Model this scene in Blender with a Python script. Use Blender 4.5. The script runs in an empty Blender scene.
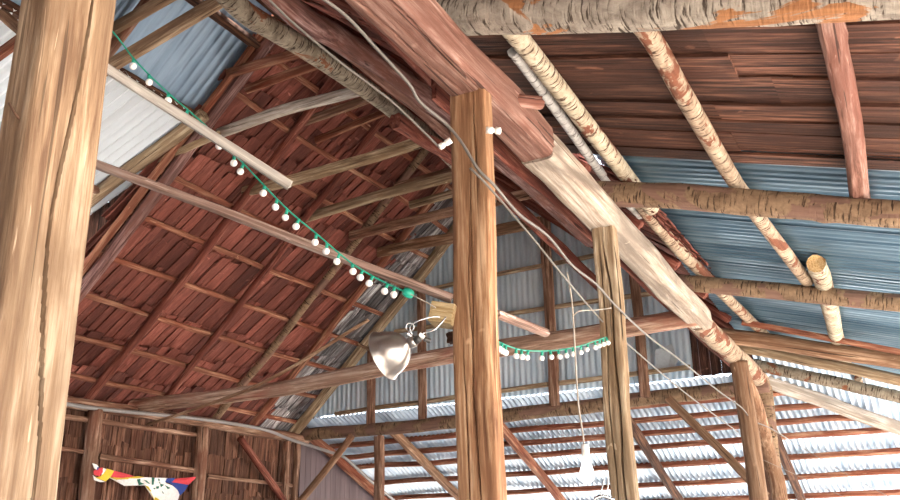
import bpy, math, random
from mathutils import Vector, Matrix, noise
R=random.Random(7)
C=bpy.context.scene.collection
EYE=1.6                      # camera height above the floor; heights below are given from the eye
# ---------------------------------------------------------------- camera
F=900.; TH=math.radians(19); RO=math.radians(-1); AZ=math.radians(27.5)
fw=Vector((-math.sin(AZ)*math.cos(TH),math.cos(AZ)*math.cos(TH),math.sin(TH)))
r0=Vector((math.cos(AZ),math.sin(AZ),0)); u0=r0.cross(fw)
cr=r0*math.cos(RO)+u0*math.sin(RO); cu=-r0*math.sin(RO)+u0*math.cos(RO)
cam=bpy.data.objects.new('camera',bpy.data.cameras.new('camera')); C.objects.link(cam)
cam.data.sensor_width=36; cam.data.lens=36; cam.data.clip_start=.02; cam.data.clip_end=500
M=Matrix((( cr.x,cu.x,-fw.x,0),(cr.y,cu.y,-fw.y,0),(cr.z,cu.z,-fw.z,EYE),(0,0,0,1))); cam.matrix_world=M
bpy.context.scene.camera=cam
def ray(px,py): return fw+cr*((px-450)/F)-cu*((py-250)/F)
def ax(px,py,x): d=ray(px,py); return d*(x/d.x)          # sight line met with a plane of constant x, y, z or at a distance
def ay(px,py,y): d=ray(px,py); return d*(y/d.y)
def ad(px,py,s): return ray(px,py)*s
ZL=lambda x:2.2+.97*(x+10.1)                 # left slope of the main roof (rafter line)
ZR=lambda x:2.78+.86*(-2-x)                  # right slope of the main roof
RX=(2.78-1.72-2.2-.97*10.1)/(.97+.86)        # ridge
def ZS(x,y): return 2.8-.045*(y-6.6)-.29*(x+2)   # side lean-to (rafter line)
ZG=lambda y:2.35-.42*(y-13.4)                # lean-to beyond the gable (rafter line)
def asd(px,py,o=0):
    d=ray(px,py); t=(2.8+o+.297-.58)/(d.z+.045*d.y+.29*d.x); return d*t
def alr(px,py,o=0):
    d=ray(px,py); t=(2.2+o+.97*10.1)/(d.z-.97*d.x); return d*t
# ---------------------------------------------------------------- helpers
def tag(o,label,cat,group=None,kind=None):
    if label: o['label']=label
    if cat: o['category']=cat
    if group: o['group']=group
    if kind: o['kind']=kind
    return o
def mesh(name,vs,fs,mat,parent=None,smooth=False,col=None):
    me=bpy.data.meshes.new(name); me.from_pydata(vs,[],fs); me.update()
    mats=mat if isinstance(mat,(list,tuple)) else [mat]
    for m in mats: me.materials.append(m)
    if smooth: me.polygons.foreach_set('use_smooth',[True]*len(me.polygons))
    if col:
        a=me.color_attributes.new('tone','FLOAT_COLOR','POINT')
        buf=[]
        for c in col: buf+= [c,c,c,1]
        a.data.foreach_set('color',buf)
    o=bpy.data.objects.new(name,me); C.objects.link(o)
    if parent: o.parent=parent
    return o
def empty(name,loc,rot=None):
    o=bpy.data.objects.new(name,None); C.objects.link(o); o.location=loc; o.empty_display_size=.1
    return o
# ---------------------------------------------------------------- materials
def mat(name):
    m=bpy.data.materials.new(name); m.use_nodes=True; nt=m.node_tree
    return m,nt,nt.nodes['Principled BSDF']
def N(nt,t,**k):
    n=nt.nodes.new(t)
    for a,b in k.items():
        if a.startswith('i_'): n.inputs[a[2:].replace('_',' ')].default_value=b
        else: setattr(n,a,b)
    return n
def ramp(nt,fac,stops,interp='LINEAR'):
    n=nt.nodes.new('ShaderNodeValToRGB'); e=n.color_ramp.elements; n.color_ramp.interpolation=interp
    while len(e)<len(stops): e.new(.5)
    for i,(p,c) in enumerate(stops):
        e[i].position=p; e[i].color=(c,c,c,1) if not isinstance(c,(tuple,list)) else (*c[:3],1)
    nt.links.new(fac,n.inputs[0]); return n.outputs[0]
def mix(nt,f,a,b,mode='MIX'):
    n=nt.nodes.new('ShaderNodeMix'); n.data_type='RGBA'; n.blend_type=mode
    for s,v in ((n.inputs[0],f),(n.inputs[6],a),(n.inputs[7],b)):
        if isinstance(v,(int,float)): s.default_value=v
        elif isinstance(v,tuple): s.default_value=(*v[:3],1)
        else: nt.links.new(v,s)
    return n.outputs[2]
def s2l(h):
    c=[int(h[i:i+2],16)/255 for i in (0,2,4)]
    return tuple(x/12.92 if x<=.04045 else ((x+.055)/1.055)**2.4 for x in c)
def coords(nt,sc,seed=True):
    tc=N(nt,'ShaderNodeTexCoord'); mp=N(nt,'ShaderNodeMapping'); mp.inputs['Scale'].default_value=sc
    nt.links.new(tc.outputs['Object'],mp.inputs[0])
    if seed:
        oi=N(nt,'ShaderNodeObjectInfo'); mu=N(nt,'ShaderNodeMath',operation='MULTIPLY'); mu.inputs[1].default_value=53.
        nt.links.new(oi.outputs['Random'],mu.inputs[0]); nt.links.new(mu.outputs[0],mp.inputs['Location'])
    return mp.outputs[0]
def noi(nt,vec,scale=1.,detail=6.,rough=.6,dist=0.):
    n=N(nt,'ShaderNodeTexNoise'); n.inputs['Scale'].default_value=scale; n.inputs['Detail'].default_value=detail
    n.inputs['Roughness'].default_value=rough; n.inputs['Distortion'].default_value=dist
    nt.links.new(vec,n.inputs['Vector']); return n.outputs['Fac']
def bump(nt,b,h,s=.5,d=.01):
    n=N(nt,'ShaderNodeBump'); n.inputs['Strength'].default_value=s; n.inputs['Distance'].default_value=d
    nt.links.new(h,n.inputs['Height']); nt.links.new(n.outputs[0],b.inputs['Normal'])
def wood(name,dark,mid,light,blotch=None,bf=.45,crack=.8,scale=1.,rough=.85,tone=False,axis=0,soft=False):
    m,nt,b=mat(name); dark,mid,light=map(s2l,(dark,mid,light))
    def A(a,c):
        v=[c,c,c]; v[axis]=a; return tuple(x*scale for x in v)
    g=noi(nt,coords(nt,A(1.6,26)),1,7,.65,.3)
    col=ramp(nt,g,[(.37,dark),(.5,mid),(.63,light)] if not soft else [(.18,dark),(.5,mid),(.85,light)])
    fg=noi(nt,coords(nt,A(.9,75)),1,5,.7,.2)
    col=mix(nt,ramp(nt,fg,[(.36,.55 if not soft else .3),(.5,0.)]),col,dark)
    col=mix(nt,ramp(nt,fg,[(.60,0.),(.68,.35 if not soft else .12)]),col,light)
    g2=noi(nt,coords(nt,A(1.1,4.5)),1,4,.6,.6)
    if blotch: col=mix(nt,ramp(nt,g2,[(.5-bf*.1+.02,0.),(.62,.8)]),col,s2l(blotch))
    big=noi(nt,coords(nt,A(.7,1.6)),1,3)
    col=mix(nt,ramp(nt,big,[(.40,.6 if not soft else .25),(.56,0.)]),col,tuple(x*.55 for x in mid))
    ck=noi(nt,coords(nt,A(.8,34)),1,3,.5,.15)
    cf=ramp(nt,ck,[(.325,crack),(.35,0.)])
    col=mix(nt,cf,col,tuple(x*.22 for x in dark))
    sc_=noi(nt,coords(nt,tuple(scale*q for q in ((3,3,60) if axis!=2 else (60,3,3)))),1,2,.5,1.2)
    sm_=noi(nt,coords(nt,(2*scale,2*scale,2*scale)),1,3)
    sf=N(nt,'ShaderNodeMath',operation='MULTIPLY'); nt.links.new(ramp(nt,sc_,[(.69,0.),(.72,.6)]),sf.inputs[0]); nt.links.new(ramp(nt,sm_,[(.45,0.),(.6,1.)]),sf.inputs[1])
    col=mix(nt,sf.outputs[0],col,tuple(min(1,x*1.35) for x in light))
    if tone:
        at=N(nt,'ShaderNodeAttribute',attribute_name='tone')
        col=mix(nt,1.,col,at.outputs['Color'],'MULTIPLY')
    nt.links.new(col,b.inputs['Base Color']); b.inputs['Roughness'].default_value=rough
    b.inputs['Specular IOR Level'].default_value=.25
    bump(nt,b,g,.7,.02); return m
def bark(name,base,light,mark,patch=None,pf=.56,rough=.9):
    m,nt,b=mat(name)
    g=noi(nt,coords(nt,(7,9,9)),1,8,.7,.4)
    col=ramp(nt,g,[(.3,s2l(base)),(.68,s2l(light))])
    k=noi(nt,coords(nt,(55,7,7)),1,4,.6,.3)
    col=mix(nt,ramp(nt,k,[(.38,1.),(.46,0.)]),col,s2l(mark))
    if patch:
        p=noi(nt,coords(nt,(1.8,3.4,3.4)),1,5,.6,.8)
        fine=noi(nt,coords(nt,(2,26,26)),1,6)
        pc=ramp(nt,fine,[(.3,tuple(x*.55 for x in s2l(patch))),(.65,s2l(patch))])
        pfac=ramp(nt,p,[(pf,0.),(pf+.025,1.)])
        col=mix(nt,pfac,col,pc)
    nt.links.new(col,b.inputs['Base Color']); b.inputs['Roughness'].default_value=rough
    b.inputs['Specular IOR Level'].default_value=.2
    h=N(nt,'ShaderNodeMath',operation='ADD'); nt.links.new(g,h.inputs[0]); nt.links.new(k,h.inputs[1])
    bump(nt,b,h.outputs[0],.8,.012); return m
def metal(name,a,c,rough=.38,metallic=.75,streak=(3,3,3),lo=.3,hi=.7):
    m,nt,b=mat(name)
    n1=noi(nt,coords(nt,streak,False),1,6,.65)
    nt.links.new(ramp(nt,n1,[(lo,s2l(a)),(hi,s2l(c))]),b.inputs['Base Color'])
    b.inputs['Metallic'].default_value=metallic
    nt.links.new(ramp(nt,n1,[(.3,rough*.75),(.7,rough*1.25)]),b.inputs['Roughness'])
    return m
def plain(name,c,rough=.5,metallic=0.,emit=0.):
    m,nt,b=mat(name); n1=noi(nt,coords(nt,(30,30,30)),1,3); cc=s2l(c)
    nt.links.new(ramp(nt,n1,[(.3,tuple(x*.86 for x in cc)),(.6,cc)]),b.inputs['Base Color'])
    b.inputs['Roughness'].default_value=rough; b.inputs['Metallic'].default_value=metallic
    if emit: b.inputs['Emission Color'].default_value=(*cc,1); b.inputs['Emission Strength'].default_value=emit
    return m
def translucent(name,c,metal_mix=.45):
    m,nt,b=mat(name); n1=noi(nt,coords(nt,(6,.6,1),False),1,5)
    col=ramp(nt,n1,[(.3,tuple(x*.85 for x in s2l(c))),(.7,s2l(c))]); nt.links.new(col,b.inputs['Base Color']); b.inputs['Roughness'].default_value=.35
    tr=N(nt,'ShaderNodeBsdfTranslucent'); nt.links.new(col,tr.inputs[0]); mx=N(nt,'ShaderNodeMixShader'); mx.inputs[0].default_value=metal_mix
    out=nt.nodes['Material Output']; nt.links.new(b.outputs[0],mx.inputs[1]); nt.links.new(tr.outputs[0],mx.inputs[2]); nt.links.new(mx.outputs[0],out.inputs[0]); return m
W={}
W['tan']=wood('golden_hewn_wood','6e5340','9c8064','c4ac90','765a44',.6,.6)
W['orange']=wood('orange_hewn_wood','704c36','a67c5a','d2ae8a','8a6044',.6,.6)
W['grey']=wood('grey_tan_weathered_wood','66523e','a48c70','d4c2a6','80684e',.4,.9)
W['pink']=wood('reddish_hewn_wood','5c392e','8c6456','b8978a','70463a',.6,.8)
W['pole']=wood('pinkish_grey_pole_wood','7c6256','b29a8c','dccac0','8e7064',.6,.6)
W['tie']=wood('tan_red_log_wood','664a3c','aa8872','d6bca8','885242',.6,.6)
W['silver']=wood('silver_grey_shingle_wood','4e4848','8c8686','cccaca','604a46',.5,.7,1.,.8,True)
W['pale']=wood('pale_hewn_wood','8c7a6a','b4a494','cec2b4','6e6258',.5,.8)
W['bleach']=wood('bleached_pole_wood','8c847a','ccc4ba','eae4da','a49a8c',.3,.3)
W['brown']=wood('brown_old_wood','4e3428','94705a','cfae98','714838',.5,.8)
W['red']=wood('dark_red_old_wood','4c211a','7e4638','a87060','5d2c22',.6,.7)
W['redlog']=wood('reddish_purple_log_wood','4a2e2a','7e5c56','aa8a84','70402f',.6,.6)
W['dark']=wood('dark_stained_wood','2a1a14','4d3226','77543f',None,.5,.8)
W['brace']=wood('tan_pole_wood','5e4230','96745a','c2a288','74503a',.5,.7)
W['purlin']=wood('rusty_brown_batten_wood','5c2e20','96604a','c49a7c','7a3c28',.6,.6)
W['white']=wood('bleached_white_wood','7c7268','aca298','ccc4bc','8c7e70',.3,.6)
W['shake']=wood('red_brown_split_shingle_wood','4c241c','80483c','a86e60','6a3a30',.6,.4,1.,.8,True,0,True)
W['plank']=wood('dark_brown_bark_plank_wood','22120d','523428','865c4a','381f17',.6,.9,1.,.8,True)
W['wallshake']=wood('brown_wall_shingle_wood','3a2018','78523f','a67e6a','4e2c20',.6,.7,1.,.85,True)
W['end']=wood('freshly_sawn_log_end_wood','b98a50','dcb27c','f0d2a0',None,.3,.2,3.)
B={}
B['birch']=bark('pale_birch_bark','8c7c66','ccc0aa','4c362a','80503f',.60)
B['birchr']=bark('peeling_birch_bark','78604e','c4b098','402a20','80503c',.55)
B['grey']=bark('white_grey_birch_bark','a09c98','dedbd8','6a6462',None)
B['log']=bark('grey_log_bark','6a6058','b0a698','443a32','a8744e',.565)
B['brown']=bark('brown_log_bark','5c4838','9c8268','3c2c20','86685a',.52)
B['rough']=bark('curling_birch_bark','625648','a89c8a','33241c','8a5a40',.58)
K={}
K['blue']=metal('blue_grey_galvanised_sheet','48687e','8aa6b8',.36,.8,(11,.5,1))
K['gable']=metal('grey_galvanised_wall_sheet','b0c6d6','e2eef6',.4,.4,(6,.8,1))
K['low']=metal('bright_galvanised_sheet','9cb6ce','dce8f4',.40,.5,(7,.6,1))
K['dormer']=metal('light_galvanised_sheet','d4dce2','f4f8fa',.22,.8,(1,.3,1))
K['panel']=metal('slate_blue_galvanised_sheet','64788c','92a6ba',.45,.6,(8,.5,1))
K['dormer']=translucent('roof_sheet_added_translucency','dfe6ea',.085)  # translucency added so sun from above brightens and stripes the sheet
# ---------------------------------------------------------------- timber
def frame(p,q,up=Vector((0,0,1))):
    x=(q-p).normalized(); y=up.cross(x)
    if y.length<.05: y=Vector((0,1,0)).cross(x)
    y.normalize(); z=x.cross(y); return x,y,z
def timber(name,pts,w,h,m,label,cat,shape='hewn',group=None,rough=1.,taper=1.,seg=.12,ring=None,cracks=(),up=Vector((0,0,1)),wob=1.,parent=None,knots=0,fine=None,endmat=None):
    """one stick along pts; w across, h high; local X runs along the stick"""
    pts=[Vector(p)+Vector((0,0,EYE)) for p in pts]
    p,q=pts[0],pts[-1]; X,Y,Z=frame(p,q,up)
    if parent is None:
        mw=Matrix(((X.x,Y.x,Z.x,p.x),(X.y,Y.y,Z.y,p.y),(X.z,Y.z,Z.z,p.z),(0,0,0,1)))
    else: mw=Matrix.Translation(p)@Matrix(((X.x,Y.x,Z.x,0),(X.y,Y.y,Z.y,0),(X.z,Y.z,Z.z,0),(0,0,0,1)))
    L=(q-p).length; inv=mw.inverted(); lp=[inv@v for v in pts]
    def centre(t):
        s=t*(len(lp)-1); i=min(int(s),len(lp)-2); f=s-i
        a=lp[max(i-1,0)]; b_=lp[i]; c=lp[i+1]; d=lp[min(i+2,len(lp)-1)]
        if len(lp)==2: return b_.lerp(c,f)
        return .5*((2*b_)+(c-a)*f+(2*a-5*b_+4*c-d)*f*f+(3*b_-a-3*c+d)*f**3)
    n=max(4,int(L/seg)); ring=ring or (12 if shape=='round' else 16)
    if cracks: ring=fine or 240
    sx=R.uniform(0,99); pw={'round':2.,'hewn':7.,'split':4.,'half':2.6}[shape]
    vs=[];fs=[]
    ph=R.uniform(0,6.28)
    kn=[(R.random(),R.uniform(0,6.28)) for _ in range(knots)]
    ov=0
    for i in range(n+1):
        t=i/n; c=centre(t); k=1+(taper-1)*t
        ox=noise.noise(Vector((t*L*1.1+sx,0,0)))*.022*wob*min(1,w/.1); oz=noise.noise(Vector((t*L*1.1+sx,9,0)))*.022*wob*min(1,h/.1)
        for j in range(ring):
            a=2*math.pi*(j+.5)/ring
            ca,sa=math.cos(a),math.sin(a)
            rr=(abs(ca)**pw+abs(sa)**pw)**(-1/pw)
            u=rr*ca*w/2*k; v=rr*sa*h/2*k
            d=noise.noise(Vector((t*L*3+sx,ca*1.6,sa*1.6)))*.07*rough+noise.noise(Vector((t*L*11+sx,ca*4,sa*4)))*.028*rough
            if shape=='split': d+=noise.noise(Vector((t*L*.8,ca*3+sx,sa*3)))*.14
            for kt,ka in kn:
                dd=((t-kt)*L/(.7*w))**2+(math.atan2(math.sin(a-ka),math.cos(a-ka))/.7)**2
                d+=.22*math.exp(-dd*2.2)
            s=1+d; u*=s; v*=s
            for (face,off,dep,hw,t0,t1,wa) in cracks:
                if t0<=t<=t1:
                    cc=off+wa*noise.noise(Vector((t*L*1.5+sx,face*7+off*13,3)))
                    e=min(1,(t-t0)*L/.25,(t1-t)*L/.25)
                    if face==0 and v*0+sa<-.2 and abs(v)>.6*h/2:      # local -Z face
                        x=abs(u/w-cc)*w
                        if x<hw*e: v+=dep*e*(1-x/(hw*e+1e-6))
                    if face==1 and ca<-.2 and abs(u)>.6*w/2:
                        x=abs(v/h-cc)*h
                        if x<hw*e: u+=dep*e*(1-x/(hw*e+1e-6))
                    if face==2 and ca>.2 and abs(u)>.6*w/2:
                        x=abs(v/h-cc)*h
                        if x<hw*e: u-=dep*e*(1-x/(hw*e+1e-6))
                    if face==3 and sa>.2 and abs(v)>.6*h/2:
                        x=abs(u/w-cc)*w
                        if x<hw*e: v-=dep*e*(1-x/(hw*e+1e-6))
            jx=0
            if i in (0,n): jx=noise.noise(Vector((ca*2+sx,sa*2,i)))*.02*rough
            vs.append((c.x+jx,c.y+u+ox,c.z+v+oz))
    for i in range(n):
        for j in range(ring):
            a=i*ring+j; b_=i*ring+(j+1)%ring; fs.append((a,b_,b_+ring,a+ring))
    fs.append(tuple(reversed(range(ring)))); fs.append(tuple(range(n*ring,(n+1)*ring)))
    o=mesh(name,vs,fs,m,parent,smooth=True)
    me=o.data; me.polygons[len(fs)-1].use_smooth=False; me.polygons[len(fs)-2].use_smooth=False
    if endmat:
        me.materials.append(endmat); me.polygons[len(fs)-2].material_index=1; me.polygons[len(fs)-1].material_index=1
    if shape in('hewn','split') : me.set_sharp_from_angle(angle=math.radians(42))
    o.matrix_world=mw
    if parent is None: tag(o,label,cat,group)
    return o
def plank_box(vs,fs,col,O,U,V,Nn,u0,u1,v0,v1,n0,n1,t,c,skew=0.,rag=0.):
    """board on a plane: U across, V along, Nn outward; n0/n1 offsets at the two ends; t thick"""
    b=len(vs)
    for (v,nn,s) in ((v0,n0,0.),(v1,n1,skew)):
        e=R.uniform(-rag,rag)
        for k,(uu,tt) in enumerate(((u0,0),(u1,0),(u1,t),(u0,t))):
            ve=v+(e if k in(0,3) else -e)
            vs.append(tuple(O+U*(uu+s)+V*ve+Nn*(nn+tt))); col.append(c)
    for f in ((0,1,2,3),(7,6,5,4),(0,4,5,1),(1,5,6,2),(2,6,7,3),(3,7,4,0)): fs.append(tuple(b+i for i in f))
def lmesh(name,vs,fs,m,O,X,Y,Z,**k):
    """mesh whose local axes are X,Y,Z (vectors) at O; vs are world points"""
    mw=Matrix(((X.x,Y.x,Z.x,O.x),(X.y,Y.y,Z.y,O.y),(X.z,Y.z,Z.z,O.z),(0,0,0,1))); inv=mw.inverted()
    o=mesh(name,[tuple(inv@Vector(v)) for v in vs],fs,m,**k); o.matrix_world=mw; return o
E3=Vector((0,0,EYE))
# ---------------------------------------------------------------- shingled slopes
def shingles(name,O,U,V,Nn,u0,u1,courses,expo,m,label,over=.16,inner=.0,outer=.07,wid=(.09,.2),first=0.,gap=.004,clip=None,rag=.02,tones=(.55,1.25)):
    vs=[];fs=[];col=[]
    for i in range(courses):
        for lay in (0,1,2):
            u=u0-R.uniform(0,.1); gp=gap if lay<2 else .0015
            while u<u1:
                w=R.uniform(*wid); top=first+(i+1)*expo+over*(R.uniform(.55,1.5) if lay==0 else R.uniform(0,.5)); bot=first+i*expo-.04
                if clip is None or clip(u+w/2,(top+bot)/2):
                    o=lay*.034+R.uniform(0,.012)
                    plank_box(vs,fs,col,O,U,V,Nn,u+gp/2,min(u+w-gp/2,u1+.05),bot,top,outer+o,inner+o,.012,R.uniform(*tones),R.uniform(-.012,.012),rag)
                u+=w+(R.uniform(.0,.01) if R.random()<.85 or lay==1 else .02) if lay<2 else w
    # local X along the shingle length so that the grain runs with it
    o=lmesh(name,vs,fs,m,O,V,U,V.cross(U),col=col); tag(o,label,None,kind='structure'); return o
# left slope
V_=Vector((1,0,.97)).normalized(); Nl=Vector((-.97,0,1)).normalized(); U_=Vector((0,1,0))
LL=math.sqrt(1+.97**2)
O=Vector((-10.75,0,ZL(-10.75)))+E3+Nl*.10
shingles('ceiling',O,U_,V_,Nl,7.28,12.42,12,.55,W['shake'],'red brown shingled left slope of the main roof',first=0.05,tones=(.5,1.4),wid=(.10,.24),over=.14,rag=.008,gap=.02,outer=.12)
shingles('ceiling',O,U_,V_,Nl,12.45,13.75,12,.55,W['silver'],'silver grey shingles at the far end of the left slope',first=0.05,tones=(.35,1.5),rag=.04,wid=(.05,.16),gap=.008)
# right slope
Vr=Vector((-1,0,.86)).normalized(); Nr=Vector((.86,0,1)).normalized(); LR=math.sqrt(1+.86**2)
O=Vector((-1.98,0,ZR(-1.98)))+E3+Nr*.08
shingles('ceiling',O,U_,Vr,Nr,-3.0,13.7,9,.585,W['shake'],'shingled right slope of the main roof above the big beam',first=-.05,rag=.05,wid=(.06,.16),clip=lambda u,v:u>6.6 or v>.45)
# ---------------------------------------------------------------- corrugated sheets
def corr(name,O,U,V,Nn,u0,u1,v0,v1,m,pitch=.076,amp=.009,label=None,kind='structure',cat=None,group=None,vseg=1,vlim=None,sub=6,parent=None,ridge=.0,thick=.0012):
    """profile waves along U, sheet runs straight along V"""
    n=int((u1-u0)/pitch*sub); vs=[];fs=[]
    for side in (0,1):
        for i in range(n+1):
            u=u0+(u1-u0)*i/n
            a,b=(v0,v1) if vlim is None else vlim(u)
            z=amp*math.sin(2*math.pi*u/pitch)+side*thick
            if ridge: z=amp*(1 if math.sin(2*math.pi*u/pitch)>ridge else (0.25*math.sin(10*math.pi*u/pitch)))+side*thick
            for k in range(vseg+1):
                v=a+(b-a)*k/vseg
                vs.append(tuple(O+U*u+V*v+Nn*z))
    q=vseg+1; off=(n+1)*q
    for i in range(n):
        for k in range(vseg):
            a=i*q+k; fs.append((a,a+1,a+q+1,a+q)); a+=off; fs.append((a,a+q,a+q+1,a+1))
    for i in range(n):
        a=i*q; fs.append((a,a+q,a+q+off,a+off)); a=i*q+vseg; fs.append((a+off,a+q+off,a+q,a))
    for a in (0,n*q):
        for k in range(vseg): fs.append((a+k,a+k+1,a+k+1+off,a+k+off))
    o=lmesh(name,vs,fs,m,O,U,V,Nn,smooth=True); o.data.set_sharp_from_angle(angle=math.radians(60))
    if parent: o.parent=parent
    tag(o,label,cat,group,kind); return o
# side lean-to: waves across Y, sheets run down along X
Vs=Vector((1,0,-.29)).normalized(); Us=Vector((0,1,-.045)).normalized(); Ns=Vs.cross(Us)
if Ns.z<0: Ns=-Ns
O=Vector((-2,0,ZS(-2,0)+.27))+E3
hipx=lambda y:-2+(y-12.66)/.773
def lims(u):
    y=u; x0=-1.98 if y<12.7 else max(-1.98,hipx(y)); return (x0+2)*1.04,4.4
u=6.15; k=0
while u<16.2:
    e=min(u+.80,16.9)
    corr('ceiling',O+Ns*(.004*(k%2)),Us,Vs,Ns,u,e+.05,0,0,K['blue'],.095,.012,'blue grey corrugated sheet of the side lean-to roof',vlim=lims,vseg=2,sub=8,ridge=.1)
    u=e; k+=1
# brown planks of the lean-to in front of the sheets
vs=[];fs=[];col=[]; y=-3.0; O=Vector((-2,0,ZS(-2,0)+.235))+E3
while y<6.3:
    w=R.uniform(.19,.34); x=-.5+R.uniform(-.2,.1)
    while x<3.9:
        L=R.uniform(1.4,2.3)
        tilt=R.uniform(-.02,.02)
        nseg=6; b=len(vs); c=R.uniform(.6,1.3); sd=R.uniform(0,50); oo=R.uniform(0,.02)
        for s in range(nseg+1):
            t=s/nseg; vv=x+(L+.12)*t
            e0=noise.noise(Vector((vv*1.6,sd,0)))*.022; e1=noise.noise(Vector((vv*1.6,sd,5)))*.022
            y1=min(y+w+.05+e1,6.42+e1)
            for yy,zz in ((y+e0+tilt*t,oo),(y1+tilt*t,oo+.02),(y1+tilt*t,oo+.04),(y+e0+tilt*t,oo+.022)):
                vs.append(tuple(O+Us*yy+Vs*vv+Ns*zz)); col.append(c)
        for s in range(nseg):
            for j in range(4): a=b+s*4+j; a2=b+s*4+(j+1)%4; fs.append((a,a+4,a2+4,a2))
        fs.append((b,b+1,b+2,b+3)); e=b+nseg*4; fs.append((e+3,e+2,e+1,e))
        x+=L
    y+=w
o=lmesh('ceiling',vs,fs,W['plank'],O,Vs,Us,Ns,col=col); tag(o,'dark brown plank part of the side lean-to roof',None,kind='structure')
# gable lean-to: waves across X, sheets run down along Y
Vg=Vector((0,1,-.42)).normalized(); Ug=Vector((1,0,0)); Ng=Vector((0,.42,1)).normalized(); LG=math.sqrt(1+.42**2)
O=Vector((0,13.4,ZG(13.4)+.12))+E3
def limg(x):
    y0=13.38 if x<-2 else 12.63+(x+2)*.773
    return (y0-13.4)*LG+ (0.02 if x<-2 else -.05),(17.9-13.4)*LG
x=-10.15;k=0
while x<2.2:
    e=min(x+.8,2.3)
    corr('ceiling',O+Ng*(.004*(k%2)),Ug,Vg,Ng,x,e+.05,0,0,K['low'],.09,.019,'bright corrugated sheet of the lean-to roof beyond the gable',vlim=limg,vseg=2)
    x=e;k+=1
# main roof: blue sheets at the near end of the left slope
O=Vector((-10.1,0,ZL(-10.1)))+E3+Nl*.13
for k,(a,b,c,d) in enumerate([(-3.0,4.05,-9.95,RX),(4.0,4.85,-7.22,RX),(4.8,5.65,-7.22,RX),(5.6,6.45,-7.22,RX),(6.4,7.32,-7.22,RX)]):
    corr('ceiling',O+Nl*(.004*(k%2)),U_,V_,Nl,a,b,(c+10.1)*LL,(d+10.1)*LL,K['panel'],.12,.008,'slate blue metal sheet near the ridge of the left slope',sub=8,ridge=.3)
# shed dormer: flatter bright sheets and its cheek wall
Vd=Vector((1,0,.4)).normalized(); Nd=Vector((-.4,0,1)).normalized()
O=Vector((-7.2,0,ZL(-7.2)+.02))+E3
for k,(a,b) in enumerate([(4.0,4.85),(4.8,5.65),(5.6,6.45),(6.4,7.46)]):
    corr('ceiling',O+Nd*(.004*(k%2)),U_,Vd,Nd,a,b,-3.0,.12,K['dormer'],.12,.026,'bright corrugated sheet of the flatter roof below the ridge panels')
vs=[];fs=[];col=[]
x=-9.95
while x<-7.2:
    zb=ZL(x)+.1; zt=ZL(-7.2)+.055+.4*(x+7.2)
    if zt>zb:
        plank_box(vs,fs,col,Vector((0,7.42,0))+E3,Vector((1,0,0)),Vector((0,0,1)),Vector((0,1,0)),x,x+.145,zb,zt,0,0,.02,R.uniform(.6,1.1),0,.01)
    x+=.15
o=lmesh('wall_left',vs,fs,W['plank'],Vector((-8,7.4,3)),Vector((0,0,1)),Vector((1,0,0)),Vector((0,1,0)),col=col); tag(o,'dark plank cheek wall under the flatter roof',None,kind='structure')
# ---------------------------------------------------------------- walls
# left wall, short shakes
O=Vector((-10.17,0,-1.6))+E3
shingles('wall_left',O,U_,Vector((0,0,1)),Vector((-1,0,0)),-3.0,13.45,7,.52,W['wallshake'],'brown shingled left wall under the eaves',over=.12,inner=.0,outer=.03,wid=(.08,.17),first=-.02,rag=.015)
# mauve panel wall beyond
vs=[];fs=[];y=13.5
m,nt,b=mat('mauve_grey_panel'); n1=noi(nt,coords(nt,(1,6,.6)),1,4)
nt.links.new(ramp(nt,n1,[(.3,s2l('55474a')),(.7,s2l('6c5c60'))]),b.inputs['Base Color']); b.inputs['Roughness'].default_value=.7
i=0
while y<17.8:
    y2=y+.16; z0=-1.6; z1=ZG(y)+.1; z2=ZG(y2)+.1; bq=len(vs)
    for xx in (-10.16,-10.2):
        vs+=[(xx,y,z0+EYE),(xx,y2-.008,z0+EYE),(xx,y2-.008,z2+EYE),(xx,y,z1+EYE)]
    for f in ((0,1,2,3),(7,6,5,4),(0,4,5,1),(1,5,6,2),(2,6,7,3),(3,7,4,0)): fs.append(tuple(bq+q for q in f))
    y=y2
o=mesh('wall_left',vs,fs,m); tag(o,'mauve grey panelled wall under the lean-to beyond the gable',None,kind='structure')
# far gable wall of corrugated sheets
Ugx=Vector((1,0,0)); Vz=Vector((0,0,1)); Ny=Vector((0,1,0))
O=Vector((0,13.45,0))+E3
def limw(x):
    return 2.50,max(2.6,min(ZL(x),ZR(x))+.1)
x=-10.0;k=0
while x<-3.05:
    e=min(x+.8,-3.0)
    corr('wall_back',O+Ny*(.004*(k%2)),Ugx,Vz,Ny,x,e+.05,0,0,K['gable'],.1,.014,'grey corrugated sheet of the far gable wall',vlim=limw)
    x=e;k+=1
vs=[];fs=[];col=[];x=-3.0  # dark boards imitate the shade of an opening in this gable corner
while x<-2.1:
    plank_box(vs,fs,col,Vector((0,13.47,0))+E3,Ugx,Vz,Ny,x,x+.15,2.52,ZR(x+.15)+.05,0,0,.025,R.uniform(.6,1.1),0,.02); x+=.155
o=lmesh('wall_back',vs,fs,W['plank'],Vector((-2.6,13.47,3)),Vz,Ugx,Ny,col=col); tag(o,'dark boards standing in for the dark opening at the right corner of the gable',None,kind='structure')
# unseen near wall behind the camera, added to cut light from behind
vs=[];fs=[];col=[];x=-10.1
while x<2.4:
    zt=min(ZL(x+.1),ZR(x+.1)) if x<-2 else ZS(x,-3)+.2
    plank_box(vs,fs,col,Vector((0,-3.05,0))+E3,Ugx,Vz,Ny,x,x+.2,-1.6,zt,0,0,.03,R.uniform(.6,1.1),0,.0); x+=.205
o=lmesh('wall_front',vs,fs,W['wallshake'],Vector((-2.6,-3,1)),Vz,Ugx,Ny,col=col); tag(o,'unseen brown board wall added behind the viewer to cut light',None,kind='structure')
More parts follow.
